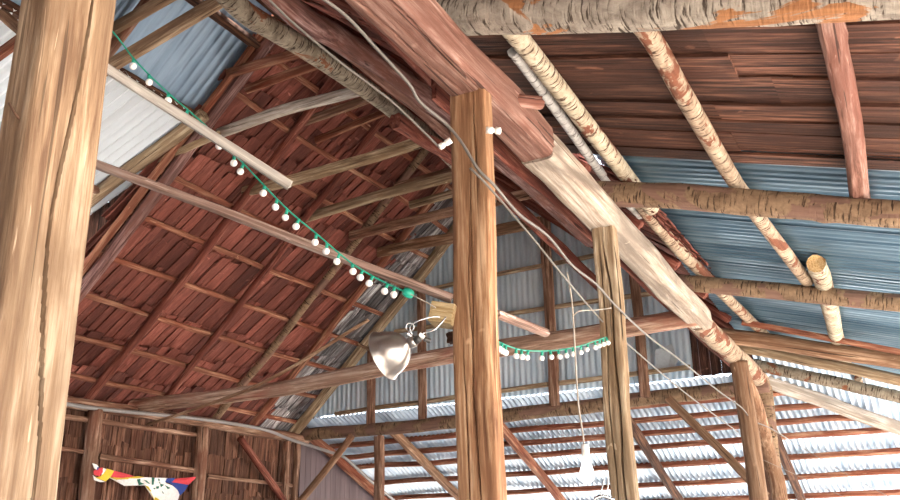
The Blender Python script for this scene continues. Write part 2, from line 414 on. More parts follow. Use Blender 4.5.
# floor
def gm(name,a,c,sc):
    m,nt,b=mat(name); n1=noi(nt,coords(nt,(sc,sc,sc),False),1,6); nt.links.new(ramp(nt,n1,[(.3,s2l(a)),(.7,s2l(c))]),b.inputs['Base Color']); b.inputs['Roughness'].default_value=.95; return m
G=3; 
def slab(name,x0,x1,y0,y1,z0,z1,m):
    vs=[(x,y,z) for z in (z0,z1) for x,y in ((x0,y0),(x1,y0),(x1,y1),(x0,y1))]
    return mesh(name,vs,[(3,2,1,0),(4,5,6,7),(0,1,5,4),(1,2,6,5),(2,3,7,6),(3,0,4,7)],m)
tag(slab('floor',-70,70,-60,90,-.2,0,gm('pale_dry_earth','bdb2a4','d8cfc4',.6)),'pale dry earth floor and yard',None,kind='structure')
# ================================================================ TIMBERS
PC='post'; 
# --- posts
timber('hewn_post',[(-1.935,1.43,-1.6),(-1.935,1.43,2.50)],.135,.225,W['tan'],'thick golden hewn post with long cracks, nearest and leftmost in view',PC,seg=.035,up=Vector((0,-1,0)),
  cracks=[(1,-.02,.09,.0042,.30,1,.22),(2,-.02,.09,.0042,.30,1,.22),(1,.28,.05,.004,.72,.98,.1),(2,.28,.05,.004,.72,.98,.1),(0,.1,.02,.003,.5,.8,.1)],rough=.35,wob=.5)
timber('hewn_post',[(-2.01,4.15,-1.6),(-2.01,4.15,2.53)],.225,.12,W['orange'],'orange brown hewn post with deep cracks in the middle of the view',PC,seg=.035,up=Vector((0,1,0)),
  cracks=[(0,.06,.08,.005,.28,.84,.16),(0,-.2,.06,.004,.35,.66,.12),(0,.2,.07,.006,.8,.998,.06),(0,-.05,.05,.003,.6,.9,.2),(3,.06,.08,.005,.28,.84,.16),(3,-.2,.06,.004,.35,.66,.12),(3,.2,.07,.006,.8,.998,.06),(3,-.05,.05,.003,.6,.9,.2)],rough=.45,wob=.6)
timber('hewn_post',[(-1.99,6.46,-1.6),(-1.99,6.46,2.44)],.18,.13,W['grey'],'grey tan split post under the pale beam, second along the row from the middle post',PC,seg=.035,up=Vector((0,1,0)),
  cracks=[(0,.1,.05,.010,.2,.99,.25),(3,-.12,.05,.009,.2,.99,.2),(0,-.2,.04,.006,.4,.99,.12),(3,.18,.04,.006,.4,.99,.12)],rough=.8,wob=1.,knots=1)
timber('log_post',[(-1.9,11.62,-1.6),(-1.93,11.6,.8),(-1.97,11.6,2.3)],.22,.2,W['brace'],'round tan log post with a curved brace beside it, near the end of the beam',PC,'round',rough=.6,up=Vector((0,1,0)))
timber('log_post',[(-2.05,13.55,-1.6),(-2.03,13.55,2.28)],.3,.26,B['brown'],'thick furrowed bark post at the corner of gable and lean-to',PC,'round',rough=.9,up=Vector((0,1,0)))
timber('curved_brace',[Vector((-2.0,13.2,-1.6)),ay(780,500,12.9),ay(770,460,12.7),ay(757,410,12.2),ay(741,372,11.95)],.2,.18,W['brace'],'curved reddish brace leaning between the last two posts of the row','brace','round',rough=.8)
# --- main beam
timber('hewn_beam',[(-2.0,.6,2.64),(-2.0,3,2.635),(-2.0,5.15,2.63)],.24,.24,W['pink'],'massive reddish hewn beam with long cracks, running overhead to the pale beam','beam',seg=.04,
  cracks=[(0,.1,.03,.004,.1,.75,.25),(0,-.28,.03,.005,.2,.9,.1),(2,.1,.02,.005,.3,.9,.3)],rough=.5,wob=.8,fine=140)
timber('hewn_beam',[(-2.0,5.12,2.60),(-2.0,7.4,2.52),(-2.0,9.75,2.43)],.235,.22,W['pale'],'pale almost white hewn beam joined below the end of the reddish beam','beam',seg=.05,rough=.45,wob=.6,ring=40)
timber('bark_log_beam',[(-2.03,9.65,2.42),(-2.02,11.5,2.40),(-2.02,13.8,2.38)],.25,.24,B['birchr'],'round log with flaking white bark carrying on from the pale beam','beam','round',rough=1.1)
# --- wall plates
timber('plate_log',[(-10.1,6.6,2.04),(-10.1,8.4,2.08),(-10.1,10.5,2.12),(-10.05,13.5,2.10)],.17,.17,W['brown'],'long brown plate log on top of the shingled left wall','wall plate','round')
timber('gable_plate_log',[(-10.2,13.4,2.20),(-7.5,13.4,2.16),(-5,13.4,2.22),(-1.9,13.4,2.28)],.2,.22,B['brown'],'bark covered plate log under the far corrugated gable','wall plate','round',rough=1.2)
# --- tie
timber('tie_log',[(-10.2,9.5,2.2),(-7.6,9.5,2.19),(-5.3,9.5,2.33),(-3.6,9.5,2.36),(-2.0,9.5,2.42)],.2,.2,W['tie'],'long bowed tie log crossing the barn from the left plate to the beam','tie beam','round',taper=1.05,rough=.9)
# --- left rafters
lab=['pale purplish rafter pole at the near edge of the shingled slope','dark red rafter pole, second from the near edge of the shingled slope','slim red rafter pole, third from the near edge of the shingled slope','pale mottled rafter pole, fourth from the near edge of the shingled slope','brown rafter pole just before the gable end rafter','weathered end rafter lying against the corrugated gable']
for (y,m,d,w),l in zip([(7.38,W['redlog'],.0,.15),(8.62,W['red'],.02,.12),(9.88,W['red'],-.02,.10),(11.12,B['brown'],.0,.12),(12.03,W['purlin'],0,.12),(13.18,W['grey'],0,.15)],lab):
    timber('rafter_pole',[(-10.35,y,ZL(-10.35)),(-8.2,y+d,ZL(-8.2)-.03),(RX,y+R.uniform(-.05,.05),ZL(RX))],w,w*1.05,m,l,'rafter','round' if m!=W['grey'] else 'hewn',rough=.7)
timber('split_rafter',[(-9.9,7.24,ZL(-9.9)+.06),(RX,7.26,ZL(RX)+.05)],.09,.07,W['purlin'],'thin split orange rafter lying against the pale purplish rafter pole','rafter','split')
for y,l in [(4.1,'brown rafter behind the golden post'),(5.75,'brown rafter carrying the slate blue sheets')]:
    timber('rafter_pole',[(-7.4,y,ZL(-7.4)),(RX,y,ZL(RX))],.12,.12,W['brown'],l,'rafter','round')
# --- battens of the left slope
xb=[-10.0,-9.6,-9.14,-8.68,-8.22,-7.77,-7.3,-6.85,-6.4]
nm=['lowest','second lowest','third lowest','fourth lowest','fifth lowest','fourth highest','third highest','second highest','highest']
for x,l in zip(xb,nm):
    pts=[Vector((x+R.uniform(-.03,.03),y,0)) for y in (7.3,9.3,11.4,13.4)]
    for p_ in pts: p_.z=ZL(p_.x)+.10
    timber('roof_batten',pts,.075,.05,W['purlin'],'thin split batten running under the shingles of the left slope, %s of its rows'%l,'batten','split',up=Nl,rough=1.3)
# purlins at near end
timber('purlin_pole',[(-7.16,3.9,ZL(-7.16)+.03),(-7.16,7.45,ZL(-7.16)+.03)],.14,.11,W['dark'],'dark purlin along the lower edge of the slate blue sheets','purlin','split')
timber('purlin_pole',[(-6.36,3.9,ZL(-6.36)+.05),(-6.36,7.45,ZL(-6.36)+.05)],.13,.1,W['dark'],'dark purlin across the slate blue sheets close to the ridge','purlin','split')
timber('log_rafter',[(-9.95,7.16,ZL(-7.16)-.4*2.79-.07),(-7.0,7.16,ZL(-7.16)+.0)],.17,.17,W['grey'],'weathered log rafter along the edge of the flatter bright sheets','rafter','round')
timber('purlin_pole',[(-8.6,3.9,ZL(-7.16)-.4*1.44-.08),(-8.6,7.2,ZL(-7.16)-.4*1.44-.08)],.1,.09,W['brown'],'brown purlin under the flatter bright sheets','purlin','split')
# --- collars
def collar(a,b,y,w,h,m,l,shape='hewn',sag=0.):
    A=ay(a[0],a[1],y); Bb=ay(b[0],b[1],y); c=(A+Bb)/2; c.z+=sag
    e=Bb+(Bb-A).normalized()*.0
    timber('collar_tie',[A,c,e],w,h,m,l,'collar tie',shape,rough=.8)
collar((218,134),(362,90),7.55,.07,.13,W['white'],'long pale wavy collar tie reaching past the near rafter','split',.05)
collar((140,168),(219,134),7.30,.06,.09,W['grey'],'short pale stick continuing the wavy collar tie down to the left','split')
collar((228,74),(308,50),7.25,.06,.12,W['purlin'],'short orange brown collar tie, highest and nearest beside the blue sheets')
collar((246,89),(325,62),7.6,.06,.11,W['purlin'],'short orange brown collar tie just behind the highest one')
collar((243,192),(430,139),8.62,.07,.15,W['grey'],'broad grey brown collar tie with a chopped left end above the cable of lights','split',-.04)
collar((300,124),(385,92),8.7,.06,.12,W['brown'],'brown upper collar tie above the broad chopped one')
collar((316,140),(392,109),9.1,.06,.10,W['purlin'],'orange edged upper collar tie under the brown one')
collar((305,218),(456,176),9.95,.07,.14,W['grey'],'long grey collar tie meeting the left side of the middle post','split',.03)
collar((395,188),(455,170),10.1,.06,.12,W['brown'],'short brown upper collar tie left of the middle post')
collar((350,236),(530,193),11.0,.07,.15,W['brown'],'brown collar tie passing behind the middle post')
collar((410,205),(455,193),11.3,.06,.12,W['grey'],'short grey upper collar tie behind the middle post')
collar((378,252),(540,222),11.9,.07,.18,W['brace'],'heavy weathered collar tie nearest the corrugated gable','split')
A=ay(100,72,5.75);Bq=ay(226,-3,5.75)
timber('collar_tie',[A+(A-Bq)*.35,A,Bq,Bq+(Bq-A)*.35],.08,.16,W['tan'],'thick tan collar tie behind the top of the golden post, lower of the pair','collar tie',rough=.7)
A=ay(100,38,5.66);Bq=ay(180,-10,5.66)
timber('collar_tie',[A+(A-Bq)*.6,A,Bq,Bq+(Bq-A)*.6],.08,.13,W['tan'],'thick tan collar tie behind the top of the golden post, upper of the pair','collar tie',rough=.9)
timber('collar_tie',[ay(-30,-15,4.6),ay(22,32,4.6)],.08,.1,W['brace'],'tan stick crossing the top left corner of the view','collar tie')
timber('roof_brace',[ay(-30,75,4.3),ay(20,40,4.3)],.08,.1,W['purlin'],'orange brown stick at the left edge behind the golden post','brace','split')
timber('ridge_log',[(RX,-3.0,ZL(RX)-.03),(RX,13.5,ZL(RX)-.03)],.13,.13,W['dark'],'dark ridge log along the top of the main roof','ridge beam','round')
# --- right slope logs and rafters
timber('purlin_log',[ax(215,-20,-4.5),ax(250,15,-4.5),ax(345,75,-4.5),ax(440,147,-4.5),ax(490,200,-4.5)],.2,.19,B['rough'],'birch log with curling dark bark, under the right slope over the collar ends','purlin','round',rough=1.1)
timber('purlin_log',[ax(255,-25,-3.5),ax(300,16,-3.5),ax(345,42,-3.5),ax(400,78,-3.5),ax(445,112,-3.5),ax(515,172,-3.5),ax(590,240,-3.5)],.2,.19,W['redlog'],'smooth purplish red log between the curling bark log and the big beam','purlin','round',rough=.8,knots=3)
timber('purlin_log',[ax(340,-22,-2.8),ax(400,40,-2.8),ax(470,112,-2.8),ax(530,170,-2.8)],.13,.15,W['red'],'dark red purlin tucked close behind the reddish hewn beam','purlin','split')
timber('purlin_log',[ax(395,120,-4.2),ax(500,193,-4.2),ax(595,282,-4.2),ax(655,335,-4.2)],.13,.16,W['red'],'dark red purlin seen between the middle post and the grey tan post','purlin','split')
timber('purlin_log',[ax(265,-10,-4.0),ax(330,38,-4.0),ax(400,92,-4.0),ax(450,136,-4.0)],.12,.12,W['pink'],'reddish split pole squeezed between the two round logs','purlin','split')
for i,y in enumerate((4.6,6.0,7.4,8.7,9.95,11.2,12.2,13.2)):
    timber('rafter_pole',[(-1.95,y,ZR(-1.95)+.02),(RX,y,ZR(RX)+.0)],.11,.1,W['red'],'dark red rafter of the steep right slope, %s from the near end'%('first','second','third','fourth','fifth','sixth','seventh','last')[i],'rafter','round')
timber('eave_plank',[(-2.28,4.2,2.70),(-2.28,8,2.66),(-2.28,13.4,2.54)],.04,.2,W['red'],'thin dark red eave plank along the inner side of the beam','plank','split')
for i,(x,z) in enumerate(((-2.75,3.22),(-3.35,3.74))):
    timber('roof_batten',[(x,4.2,ZR(x)+.1),(x,13.4,ZR(x)+.1)],.06,.05,W['red'],('lower','upper')[i]+' dark red batten under the right slope shingles','batten','split')
# --- side lean-to rafters
def sraf(a,b,w,h,m,l,shape='round',name='log_rafter',ext=1.35,off=0.,back=.12,**k):
    A=asd(*a,off); Bb=ay(b[0],b[1],A.y); d=(Bb-A)
    return timber(name,[A-d.normalized()*back,A+d*.5+Vector((0,0,k.pop('bow',0.))),Bb,Bb+d*ext*.75],w,h,m,l,'rafter',shape,**k)
sraf((450,18),(900,-4),.24,.19,B['log'],'near log rafter with grey bark and orange peeled patches across the top of the view','half',rough=.8,endmat=W['end'])
sraf((605,192),(900,214),.2,.2,B['brown'],'knotty half peeled log rafter crossing below the brown planks',rough=1.,knots=3,taper=.9,shape='half')
sraf((668,281),(900,303),.17,.17,B['brown'],'round brown log rafter under the middle of the blue sheets',rough=.6)
sraf((722,335),(900,361),.2,.19,W['brace'],'thick smooth log rafter, third along the blue sheets',rough=.6)
sraf((728,344),(900,380),.14,.14,W['grey'],'thinner grey log rafter right under the thick smooth one',rough=.6)
sraf((762,366),(900,397),.16,.16,B['rough'],'log rafter with a fringe of bark and knots, last before the hip',rough=1.,knots=4)
timber('rafter_plank',[asd(742,322,.1),asd(900,352,.1)+Vector((0,0,0)),asd(1050,385,.1)],.03,.07,W['purlin'],'thin orange plank resting on top of the thick smooth rafter','plank','hewn')
hd=Vector((1.64,1.25,-.68))
timber('hip_rafter',[Vector((-2.05,13.46,2.40)),Vector((-2.05,13.46,2.40))+hd,Vector((-2.05,13.46,2.40))+hd*2.4],.10,.19,W['white'],'bleached white hip rafter running down to the right edge','rafter','hewn',rough=.6)
# --- side lean-to purlins (poles)
def spur(pts,w,m,l,shape='round',off=.16,**k):
    return timber('pole_purlin',[asd(*p,off) for p in pts],w,w,m,l,'purlin',shape,**k)
spur([(490,5),(520,40),(575,110),(628,178),(652,208)],.13,B['birch'],'stout cream birch pole under the brown planks, nearest the big beam',rough=.7,knots=1)
spur([(513,52),(560,115),(608,182),(640,215)],.075,B['grey'],'slim white grey birch pole beside the stout cream one',rough=.7,knots=1)
spur([(612,-15),(640,25),(690,105),(737,186),(765,226),(808,282)],.12,B['birchr'],'peeling birch pole under the middle of the brown planks and blue sheets',rough=1.,knots=4)
spur([(826,-5),(838,60),(852,130),(862,200),(864,214)],.125,W['pink'],'red stripped pole with a white barked edge, rightmost under the planks','split',rough=1.3,knots=3)
spur([(640,204),(672,242),(712,283),(757,327),(775,345)],.12,B['birchr'],'birch pole in broken bark beside the pale beam',rough=1.2,knots=3)
sp=spur([(816,264),(826,290),(836,335),(845,365)],.17,B['birch'],'thick birch pole with a sawn round end facing the camera',endmat=W['end'])
spur([(858,378),(864,400),(870,420)],.1,B['birchr'],'short peeling pole above the white hip rafter')
o=timber('short_log',[ad(512,100,5.5),ad(540,103,5.6)],.085,.09,W['pink'],'stub of a pale sawn log poking over the reddish beam','log','round')
# --- gable lean-to purlins and rafters
yp=[13.83,14.22,14.62,15.02,15.62,16.25,16.9,17.6]
nm=['highest','second highest','third highest','fourth highest','fifth highest','sixth highest','second lowest','lowest']
for y,l in zip(yp,nm):
    x1=-2+(y-13.6)/.76 if y>13.8 else -1.9
    pts=[Vector((x,y+R.uniform(-.04,.04),ZG(y)+.06+R.uniform(-.015,.015))) for x in (-10.05,-7.5,-4.8,min(x1,2)*.5-1.5,min(x1,2.2))]
    timber('lean_to_purlin',pts,.085,.085,W['purlin'],'rusty brown purlin across the bright far lean-to, %s of them'%l,'purlin','split',up=Ng,rough=1.1)
for x,m,l in [(-8.3,W['brace'],'tan rafter of the far lean-to left of the middle post'),(-6.3,W['purlin'],'rusty orange rafter of the far lean-to right of the middle post'),(-4.15,W['dark'],'dark chopped rafter of the far lean-to beside the grey tan post'),(-2.1,W['dark'],'dark rafter of the far lean-to behind the last two posts'),(-10.0,W['purlin'],'orange edge rafter of the far lean-to on the mauve wall')]:
    timber('lean_to_rafter',[(x,13.45,ZG(13.45)-.1),(x,15.5,ZG(15.5)-.05),(x,17.9,ZG(17.9)-.03)],.13,.15,m,l,'rafter','split' if m==W['dark'] else 'hewn',rough=1.)
# --- gable framing
def stud(px,py,w,l,m=W['brown'],x2=None,top=None):
    A=ay(px,py,13.3); z1=min(ZL(A.x),ZR(A.x))-.02 if top is None else top
    timber('gable_stud',[(A.x,13.3,2.25),(A.x,13.3,z1)],w,.1,m,l,'stud','split',up=Vector((0,1,0)))
stud(371,405,.15,'short stud at the left of the corrugated gable')
stud(422,380,.15,'stud just left of the middle post on the corrugated gable')
stud(551,330,.17,'tall dark stud at the centre of the corrugated gable')
stud(641,350,.15,'stud right of the grey tan post on the corrugated gable')
def girt(a,b,l):
    A=ay(*a,13.33); Bb=ay(*b,13.33)
    timber('gable_girt',[A,(A+Bb)/2+Vector((0,0,.02)),Bb],.05,.075,W['grey'],l,'girt','split')
girt((415,292),(600,255),'upper horizontal girt across the corrugated gable')
girt((395,332),(660,292),'middle horizontal girt across the corrugated gable')
girt((335,414),(690,367),'lowest girt along the foot of the corrugated gable')
timber('gable_stud',[ay(379,436,13.35),ay(379,530,13.35)],.16,.13,W['brown'],'short brown post below the gable plate left of the middle post','post','hewn',up=Vector((0,1,0)))
timber('knee_brace',[ay(352,436,13.3),ay(298,504,13.3),ay(280,525,13.3)],.13,.12,W['brace'],'tan knee brace leaning left below the gable plate','brace','round')
timber('knee_brace',[ay(668,398,13.3),ay(766,496,13.3)],.12,.12,W['brace'],'straight brown brace running down right to the thick corner post','brace','hewn')
timber('knee_brace',[ax(240,438,-10.),ax(285,502,-10.),ax(300,523,-10.)],.12,.12,W['red'],'dark red knee brace leaning against the shingled left wall','brace','round')
# --- left wall framing
for px,l,w in [(90,'stout round post in the shingled left wall beside the golden post',.2),(200,'round post in the shingled left wall at the tip of the flag',.2),(286,'narrow squared post at the far corner of the shingled wall',.11),(296,'pale squared post beside the narrow one at the corner',.1)]:
    A=ax(px,460,-10.02)
    timber('wall_post',[(-10.02,A.y,-1.6),(-10.02,A.y,2.02)],w,w,W['brown'],l,'post','round' if w>.15 else 'hewn')
timber('wall_rail',[(-10.06,8.85,1.42),(-10.06,10.8,1.36)],.05,.08,W['brown'],'thin split rail across the shingled wall just over the flag','rail','split')
timber('wall_rail',[(-10.06,7.2,1.5),(-10.06,8.75,1.44)],.05,.06,W['brown'],'thin split rail on the shingled wall left of the stout post','rail','split')
timber('wall_rail',[(-10.06,7.0,1.86),(-10.06,10.8,1.9)],.05,.07,W['brown'],'split rail close under the left plate log','rail','split')
timber('wall_rail',[(-10.06,11.0,1.30),(-10.06,13.2,1.28)],.05,.06,W['brown'],'thin split rail on the wall behind the dark red brace','rail','split')
timber('stick',[(-10.0,9.62,1.93),ay(258,385,9.35),ay(368,320,9.3)],.045,.045,W['brace'],'long thin leaning stick from the left wall up past the tie log','stick','round')
# --- loose poles
timber('long_batten',[ad(40,142,5.0),ad(100,165,4.95),ad(200,203,4.9),ad(300,242,4.85),ad(452,298,4.8)],.06,.045,W['pole'],'long squared pole slanting down to the middle post','pole','hewn',rough=.8)
timber('long_batten',[ad(60,33,4.5),ad(110,70,4.5),ad(290,186,4.5)],.035,.048,W['bleach'],'bleached white pole ending in mid air beside the cable of lights','pole','hewn',rough=.4)
timber('short_batten',[ad(497,314,5.0),ad(546,333,5.3)],.045,.045,W['pole'],'short squared stick right of the middle post','pole','hewn')
# ================================================================ SMALL THINGS
def tube(name,pts,r,m,label=None,cat=None,parent=None,ring=8,sm=6,kind=None,group=None):
    P=[Vector(p) for p in pts]; out=[]
    n=len(P)
    for i in range(n-1):
        a=P[max(i-1,0)];b_=P[i];c=P[i+1];d=P[min(i+2,n-1)]
        for k in range(sm):
            f=k/sm; out.append(.5*((2*b_)+(c-a)*f+(2*a-5*b_+4*c-d)*f*f+(3*b_-a-3*c+d)*f**3))
    out.append(P[-1]); O=out[0]; vs=[];fs=[]
    for i,c in enumerate(out):
        t=(out[min(i+1,len(out)-1)]-out[max(i-1,0)]).normalized(); y=Vector((0,0,1)).cross(t)
        if y.length<.05: y=Vector((1,0,0)).cross(t)
        y.normalize(); z=t.cross(y)
        for j in range(ring):
            a=6.28318*j/ring; vs.append(tuple(c-O+y*math.cos(a)*r+z*math.sin(a)*r))
    for i in range(len(out)-1):
        for j in range(ring): a=i*ring+j;b_=i*ring+(j+1)%ring; fs.append((a,b_,b_+ring,a+ring))
    fs.append(tuple(reversed(range(ring)))); fs.append(tuple(range((len(out)-1)*ring,len(out)*ring)))
    o=mesh(name,vs,fs,m,None,True)
    if parent: o.parent=parent; o.location=O+E3-parent.location
    else: o.location=O+E3
    if label: tag(o,label,cat,group,kind)
    return o
def lathe(name,prof,m,parent=None,seg=24,loc=(0,0,0),axis=None):
    vs=[];fs=[];n=len(prof)
    for i in range(seg):
        a=6.28318*i/seg
        for r_,z in prof: vs.append((r_*math.cos(a),r_*math.sin(a),z))
    for i in range(seg):
        for k in range(n-1):
            a=i*n+k;b_=((i+1)%seg)*n+k; fs.append((a,b_,b_+1,a+1))
    o=mesh(name,vs,fs,m,None,True); 
    if parent: o.parent=parent
    o.location=loc
    if axis is not None:
        o.rotation_mode='QUATERNION'; o.rotation_quaternion=Vector((0,0,1)).rotation_difference(Vector(axis))
    return o
GREEN=plain('teal_plastic','1f9a80',.4); BULB=plain('frosted_white_glass','fbf6f2',.25); GREY=plain('grey_cable_sheath','6c6660',.5)
WHITEP=plain('white_glazed_ceramic','f2eee6',.25); ALU=plain('spun_aluminium','b0aaa4',.3,.9); ALUD=plain('dark_socket_plastic','3a3836',.4)
STEEL=plain('bright_spring_steel','cfd2d4',.25,.9); ROPE=plain('pale_twisted_cord','a49a8e',.7); COND=plain('light_grey_conduit','8e8a88',.45); RUST=plain('rusty_iron','6a4a38',.7,.3)
def lights(name,pts,bulbs,label,grp,which,size=.019):
    t=empty(name,Vector(pts[0])+E3)
    tube('cable',pts,.0045,GREEN,parent=t)
    tag(t,label,'string lights')
    for i,(c,dn) in enumerate(bulbs):
        c=Vector(c)
        s=lathe('socket',[(0,-.004),(.008,-.004),(.009,.022),(.0,.024)],GREEN,t,10,c+dn*.006+E3-t.location,dn)
        g=lathe('bulb',[(0,0)]+[(size*math.sin(a*math.pi/10),size-size*math.cos(a*math.pi/10)) for a in range(1,10)]+[(0,2*size)],BULB,t,14,c+dn*.026+E3-t.location,dn)
    return t
sp_=[(118,38),(135,60),(165,90),(205,125),(240,160),(285,207),(318,235),(350,262),(378,279),(405,292)]
def pl(pts,dep):
    out=[]
    for i,p in enumerate(pts): out.append(ad(p[0],p[1],dep[0]+(dep[1]-dep[0])*i/(len(pts)-1)))
    return out
wire=pl([(90,5)]+sp_,(4.75,4.65))
bp=[(131,60),(144,79),(165,97),(184,113),(200,128),(210,146),(232,157),(240,167),(262,188),(277,199),(284,213),(296,222),(317,232),(327,243),(338,253),(354,259),(361,270),(372,280),(386,287),(391,292)]
bp=[(131,60),(144,79),(164,98),(185,113),(199,128),(210,146),(232,157),(240,167),(262,188),(277,199),(284,213),(296,222),(317,233),(327,243),(339,254),(354,260),(361,272),(371,279),(386,287),(391,293)]
def nearest(px,py,poly):
    best=None
    for i in range(len(poly)-1):
        a=Vector(poly[i]);b_=Vector(poly[i+1]);ab=b_-a; f=max(0,min(1,(Vector((px,py))-a).dot(ab)/ab.length_squared)); c=a+ab*f
        d=(Vector((px,py))-c).length
        if best is None or d<best[0]: best=(d,c)
    return best[1]
bl=[]
for i,(x,y) in enumerate(bp):
    c=nearest(x,y,[(90,5)]+sp_); dn=Vector((R.uniform(-.5,.1),R.uniform(-.3,.3),-1)).normalized()
    bl.append((ad(c.x,c.y,4.73-.08*i/20),dn))
ls=lights('string_lights',wire,bl,'teal cable of round white bulbs slanting down from the golden post','l',0)
lathe('end_plug',[(0,-.03),(.018,-.028),(.026,-.01),(.026,.012),(.016,.03),(0,.032)],GREEN,ls,14,ad(408,293,4.65)+E3-ls.location,(ad(408,293,4.65)-ad(378,279,4.65)).normalized())
s2=[(497,341),(508,346),(522,350),(540,351),(560,350),(580,346),(598,340),(606,337)]
w2=pl(s2,(4.75,6.3))
bl=[]
for i in range(19):
    f=i/18*(len(w2)-1); k=min(int(f),len(w2)-2); c=w2[k].lerp(w2[k+1],f-k); 
    if i in(3,7): continue
    bl.append((c,Vector((R.uniform(-.3,.3),R.uniform(-.2,.2),-1)).normalized()))
lights('string_lights',w2,bl,'sagging teal cable of white bulbs between the middle post and the grey tan post','l',0,.0175)
tube('wire',[ad(410,294,4.63),ad(424,301,4.62),ad(436,308,4.62)],.003,ROPE,'thin pale wire tying the teal light cable to the wood block','wire')
# wood block on the middle post
def box(name,c,X,Y,Z,sx,sy,sz,m,parent=None,bev=.004):
    vs=[(a*sx/2,b_*sy/2,d*sz/2) for d in(-1,1) for a,b_ in((-1,-1),(1,-1),(1,1),(-1,1))]
    o=mesh(name,vs,[(3,2,1,0),(4,5,6,7),(0,1,5,4),(1,2,6,5),(2,3,7,6),(3,0,4,7)],m)
    mw=Matrix(((X.x,Y.x,Z.x,c.x),(X.y,Y.y,Z.y,c.y),(X.z,Y.z,Z.z,c.z),(0,0,0,1)))
    o.matrix_world=mw
    if parent: o.parent=parent; o.matrix_parent_inverse=parent.matrix_world.inverted()
    b=o.modifiers.new('b','BEVEL'); b.width=bev; b.segments=2
    return o
c=Vector((-2.175,4.10,1.23))+E3
X=Vector((.93,.25,-.22)).normalized(); Y=Vector((0,0,1)).cross(X).normalized(); Z=X.cross(Y)
PALEB=wood('pale_planed_softwood','94784e','b09870','c8b490',None,.3,.2,2.)
o=box('wood_block',c,X,Y,Z,.13,.15,.11,PALEB); tag(o,'pale planed wood block fixed to the left side of the middle post','block')
o=timber('dark_stub',[(-2.2,4.2,1.13),(-2.06,4.2,1.13)],.07,.06,W['dark'],'dark short stub of wood under the pale block','block','hewn')
# clamp lamp
hd_=ad(419,339,4.6); mouth=ad(383,360,4.55); axis=(mouth-hd_).normalized()
axis=(axis+Vector((0,0,0))).normalized()
# mouth centre: mouth faces down-left and a little away
neck=ad(408,344,4.6); axis=((ad(379,358,4.655)-neck)).normalized()
lt=empty('clamp_lamp',neck+E3); tag(lt,'aluminium clamp lamp with a bell shaped reflector below the wood block','lamp')
prof=[(.022,-.03),(.024,.0),(.045,.010),(.074,.030),(.097,.060),(.113,.095),(.124,.140),(.133,.146),(.135,.151),(.129,.152),(.120,.142),(.109,.096),(.092,.062),(.070,.034),(.04,.015),(.018,.01),(.0,.01)]
rf=lathe('reflector',prof,ALU,lt,40,(0,0,0),axis)
lathe('bulb',[(0,.012),(.013,.014),(.014,.035),(.028,.06),(.033,.08),(.026,.102),(0,.115)],BULB,lt,20,(0,0,0),axis)
lathe('socket',[(0,-.075),(.018,-.074),(.021,-.06),(.021,-.02),(.0,-.018)],ALUD,lt,20,(0,0,0),axis)
lathe('collar',[(.024,-.045),(.029,-.043),(.029,-.012),(.024,-.01)],ALU,lt,20,(0,0,0),axis)
def lt_tube(n,ps,r,m): return tube(n,ps,r,m,parent=lt)
j=neck-axis*.055
lt_tube('clamp_arm',[j,ad(413,336,4.6),ad(410,327,4.59),ad(418,321,4.58),ad(432,317,4.6),ad(440,317,4.62)],.004,STEEL)
lt_tube('clamp_arm',[j,ad(424,333,4.6),ad(434,330,4.6),ad(442,322,4.62),ad(446,317,4.64)],.004,STEEL)
lt_tube('spring',[ad(410+4*math.cos(a*.8),327+4*math.sin(a*.8),4.59+.003*a) for a in range(24)],.003,STEEL)
lt_tube('swivel_joint',[ad(407,333,4.6),ad(413,338,4.6),ad(419,342,4.6)],.014,STEEL)
lt_tube('switch',[ad(419,334,4.59),ad(424,338,4.59)],.013,WHITEP)
lt_tube('plug_stub',[ad(424,339,4.62),ad(430,341,4.63)],.013,ALUD)
lt_tube('hook',[ad(372,351,4.6),ad(364,347,4.62),ad(358,344,4.63)],.008,W['brace'])
# insulators
def insul(px,py,d,dirpx,l,sc=1.):
    a=ad(px,py,d); b_=ad(dirpx[0],dirpx[1],d); t=(b_-a).normalized()
    r=.018*sc
    o=lathe('insulator_knob',[(0,0),(r,0),(r,.035*sc),(r*.7,.038*sc),(r*.7,.046*sc),(r*1.05,.05*sc),(r*1.05,.075*sc),(r*.5,.08*sc),(r*.5,.07*sc),(0,.07*sc)],WHITEP,None,20,a+E3,t)
    tag(o,l,'insulator')
insul(486,130,4.45,(502,131),'white ceramic knob on the right side of the middle post',.95)
insul(451,140,4.75,(432,152),'white ceramic knob on the left side of the middle post holding a thin cable',.95)
# cables
tube('cable',[ad(262,-8,4.3),ad(290,20,4.35),ad(340,62,4.45),(ad(390,100,4.6)),ad(425,133,4.7),ad(438,146,4.75)],.006,GREY,'thin straight grey cable running to the ceramic knob left of the middle post','cable')
tube('cable',[ad(310,-10,4.0),ad(345,15,4.1),ad(378,50,4.2),ad(409,84,4.3),ad(420,102,4.4),ad(446,124,4.5),ad(462,143,4.48),ad(478,169,4.46),ad(494,185,4.5),ad(519,214,4.8),ad(548,236,5.2),ad(572,265,5.6),ad(596,284,6.1),ad(615,305,6.5),ad(648,336,7.6),ad(680,360,8.8),ad(720,392,10.2),ad(742,408,10.75),ad(752,420,11.2),ad(770,428,11.6),ad(788,439,12)],.008,GREY,'thick wavy grey cable passing in front of the middle post to the far posts','cable')
tube('cable',[ad(470,168,4.75),ad(488,186,4.8),ad(530,235,5.1),ad(565,278,5.4),ad(603,322,6.8),ad(632,348,7.6),ad(688,395,9.2),ad(738,432,10.8)],.0065,GREY,'straighter grey cable dropping behind the grey tan post','cable')
tube('wire',[ad(788,439,12),ad(848,475,12),ad(905,505,12)],.0035,GREY,'thin wire sagging from the last post to the lower right corner','wire')
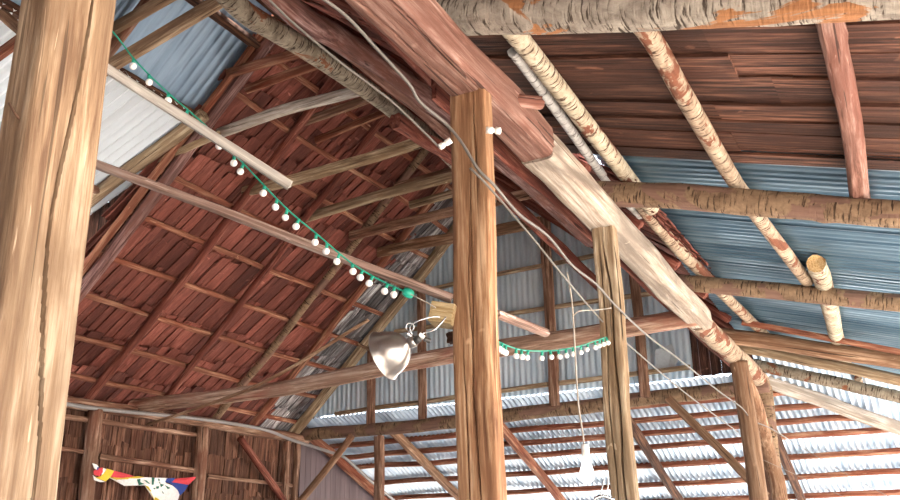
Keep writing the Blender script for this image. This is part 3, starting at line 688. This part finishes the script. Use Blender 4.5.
tube('wire',[ad(745,452,11.4),ad(790,472,11.6),ad(850,500,11.8),ad(870,510,11.8)],.003,GREY,'faint second wire below the thin one at the lower right','wire')
tube('conduit_pipe',[ax(55,402,-9.96),ax(100,409,-9.96),ax(200,419,-9.96),ax(262,429,-9.96),ax(292,440,-9.96),ay(330,452,13.75),ay(345,458,14.0),ay(372,482,15.0),ay(397,503,16.0),ay(420,525,17)],.028,COND,'long light grey conduit pipe along the left plate and down the lean-to edge','pipe')
# hanging bulb
t=empty('pendant_bulb',ad(588,447,5.6)+E3); tag(t,'bare white bulb in a white socket hanging on a twisted cord','lamp')
top=ad(569,279,5.6)
tube('cord',[ad(567,272,5.6),ad(571,295,5.6),ad(573,316,5.6),ad(575,350,5.6),ad(578,400,5.6),ad(583,435,5.6),ad(584,447,5.6)],.0055,ROPE,parent=t)
cb=ad(585,444,5.6); 
lathe('socket',[(0,.0),(.02,.0),(.025,-.012),(.025,-.07),(.021,-.075),(0,-.075)],WHITEP,t,20,cb+E3-t.location)
lathe('bulb',[(.012,-.07),(.02,-.09),(.03,-.125),(.042,-.16),(.045,-.19),(.036,-.22),(.018,-.236),(0,-.24)],plain('lit_frosted_bulb','fff8f0',.3,0.,.6),t,24,cb+E3-t.location)
tube('wire',[ad(573,316,5.58),ad(580,311,5.7),ad(596,310,6.1),ad(611,308,6.42)],.004,ROPE,'short pale wire holding the hanging cord against the grey tan post','wire')
# small fixture at lower edge left of grey tan post
t=empty('hanging_hook',ad(601,500,6.2)+E3); tag(t,'small hanging metal wire hook at the lower edge beside the grey tan post','hook')
tube('wire_loop',[ad(606,470,6.2),ad(603,484,6.2),ad(600,496,6.2)],.004,STEEL,parent=t)
tube('wire_loop',[ad(608,470,6.2),ad(608,484,6.2),ad(607,497,6.2)],.004,STEEL,parent=t)
tube('bracket',[ad(594,499,6.2),ad(603,496,6.2),ad(614,500,6.2)],.012,STEEL,parent=t)
# nail in golden post
tube('nail',[ay(9,103,1.30),ay(14,112,1.30),ay(20,120,1.32)],.003,RUST,'bent rusty nail in the shaded face of the golden post','nail')
vs=[];O_=ay(668,352,13.4)
for dy in (0,-.01):
    for px,py in ((655,350),(672,344),(679,362),(668,374),(656,372)): vs.append(tuple(ay(px,py,13.39)-O_+Vector((0,dy-(.05 if px==679 else 0),0))))
o=mesh('metal_flap',vs,[(0,1,2,3,4),(9,8,7,6,5)]+[(i,i+5,(i+1)%5+5,(i+1)%5) for i in range(5)],plain('pale_sheet_scrap','c4ced4',.5,.3)); o.location=O_+E3; tag(o,'pale bent metal flap on the corrugated gable right of the grey tan post','metal scrap')
# ---------------------------------------------------------------- flag
FM={k:plain('flag_cloth_'+k,v,.8) for k,v in dict(white='f4f0ee',red='d8404a',yellow='e0c23a',blue='27408c').items()}
EM=plain('flag_emblem_green','2c6e5c',.8)
def fp(x,y): return ax(85+x*110/900,450+y*50/409,-9.86)
flag=empty('draped_flag',fp(450,240)+E3); tag(flag,'bunched white, red, yellow and blue flag strung on the shingled left wall','flag')
def cloth(name,polys,m,dx=0.,label=None):
    vs=[];fs=[];O=flag.location-E3
    for poly in polys:
        b_=len(vs); n=len(poly)
        cx=sum(p[0] for p in poly)/n; cy=sum(p[1] for p in poly)/n
        for off in (0,-.006):
            for (x,y) in poly:
                p_=fp(x,y); wv=.03*math.sin(x*.021+y*.012)+.012*math.sin(x*.06-y*.03)
                vs.append(tuple(p_-O+Vector((dx+wv+off,0,0))))
            p_=fp(cx,cy); vs.append(tuple(p_-O+Vector((dx+.03*math.sin(cx*.021+cy*.012)+.012*math.sin(cx*.06-cy*.03)+off,0,0))))
        for i in range(n):
            j=(i+1)%n; fs.append((b_+i,b_+j,b_+n)); fs.append((b_+j+n+1,b_+i+n+1,b_+2*n+1)); fs.append((b_+j,b_+i,b_+i+n+1,b_+j+n+1))
    o=mesh(name,vs,fs,m,flag)
    if label: o['label']=label
    return o
cloth('white_cloth',[[(52,108),(100,120),(128,140),(100,160),(80,150)],[(165,145),(190,160),(170,190),(140,215),(155,180)],[(82,205),(110,230),(160,262),(130,262),(95,245)],[(190,222),(300,235),(440,228),(430,290),(340,292),(260,268)],[(440,228),(480,222),(560,228),(570,260),(540,300),(475,290),(430,290)],[(560,228),(690,228),(670,270),(640,300),(540,300),(570,260)],[(475,290),(540,300),(640,300),(670,270),(740,300),(700,350),(640,360),(540,370)],[(540,370),(640,360),(700,350),(740,300),(765,360),(745,409),(700,440),(600,425)]],FM['white'],label='white field of the flag')
for pg_ in [[(78,170),(115,150),(160,140),(158,180),(125,215),(90,200)],[(228,172),(310,190),(425,218),(300,232),(205,220)],[(725,238),(900,218),(900,230),(840,285),(715,262)]]: cloth('red_cloth',[pg_],FM['red'],.003,label='red stripe of the flag')
for pg_ in [[(185,152),(225,172),(205,218),(160,258),(100,225),(130,215),(165,190)],[(195,222),(300,228),(440,214),(485,222),(420,238),(300,240),(240,245)],[(475,290),(500,300),(560,355),(620,409),(640,440),(590,430),(520,345)]]: cloth('yellow_cloth',[pg_],FM['yellow'],.006,label='yellow edge of the flag')
for pg_ in [[(678,232),(745,228),(722,262),(690,268),(665,262)],[(690,265),(720,262),(840,285),(800,340),(765,372),(755,330),(715,285)],[(108,140),(128,140),(118,158),(100,165)]]: cloth('blue_cloth',[pg_],FM['blue'],.004,label='blue patch of the flag')
cloth('emblem',[[(430,240),(448,235),(446,270),(470,280),(440,288)],[(470,245),(490,250),(520,278),(500,276)],[(530,226),(548,228),(550,285),(538,285)],[(590,235),(612,238),(606,256),(592,250)],[(575,300),(600,295),(602,315),(585,318)],[(552,310),(575,312),(570,322)],[(622,275),(660,285),(695,310),(670,330),(650,315),(630,295)],[(600,262),(622,262),(618,276)],[(636,340),(650,325),(655,345),(645,358)]],EM,.014,label='dark green marks printed on the white field')
GR=dict(roof_batten='battens under the roof shingles',collar_tie='collar ties of the main roof',rafter_pole='rafters of the main roof',log_rafter='log rafters of the side lean-to',pole_purlin='pole purlins of the side lean-to',purlin_log='purlins of the right slope',lean_to_purlin='purlins of the far lean-to',lean_to_rafter='rafters of the far lean-to',gable_stud='studs of the far gable',gable_girt='girts of the far gable',hewn_post='hewn posts under the beam',wall_post='posts of the shingled left wall',wall_rail='rails of the shingled left wall',insulator_knob='ceramic knobs on the middle post',string_lights='strings of white bulbs',knee_brace='braces below the plates',purlin_pole='purlins at the near end of the left slope',cable='grey cables along the beam')
for o in C.objects:
    k=o.name.split('.')[0]
    if k in GR and not o.parent and o.get('label'): o['group']=GR[k]
# ================================================================ LIGHT
w=bpy.data.worlds.new('sky'); bpy.context.scene.world=w; w.use_nodes=True; nt=w.node_tree; bg=nt.nodes['Background']
sky=nt.nodes.new('ShaderNodeTexSky'); sky.sky_type='NISHITA'; sky.sun_disc=False; sky.sun_elevation=math.radians(55); sky.sun_rotation=math.radians(160); sky.air_density=1.; sky.dust_density=3.
hs=nt.nodes.new('ShaderNodeHueSaturation'); hs.inputs['Saturation'].default_value=.55; nt.links.new(sky.outputs[0],hs.inputs['Color']); nt.links.new(hs.outputs[0],bg.inputs[0]); bg.inputs[1].default_value=.35
s=bpy.data.lights.new('sun','SUN'); s.energy=5.; s.angle=math.radians(3); s.color=(1,.94,.85)
so=bpy.data.objects.new('sun',s); C.objects.link(so)
so.rotation_mode='QUATERNION'; so.rotation_quaternion=Vector((0,0,1)).rotation_difference(Vector((.75,.4,1.)).normalized())
vs_=bpy.context.scene.view_settings; vs_.view_transform='Standard'; vs_.look='None'; vs_.gamma=1; vs_.use_curve_mapping=False; vs_.exposure=2.42
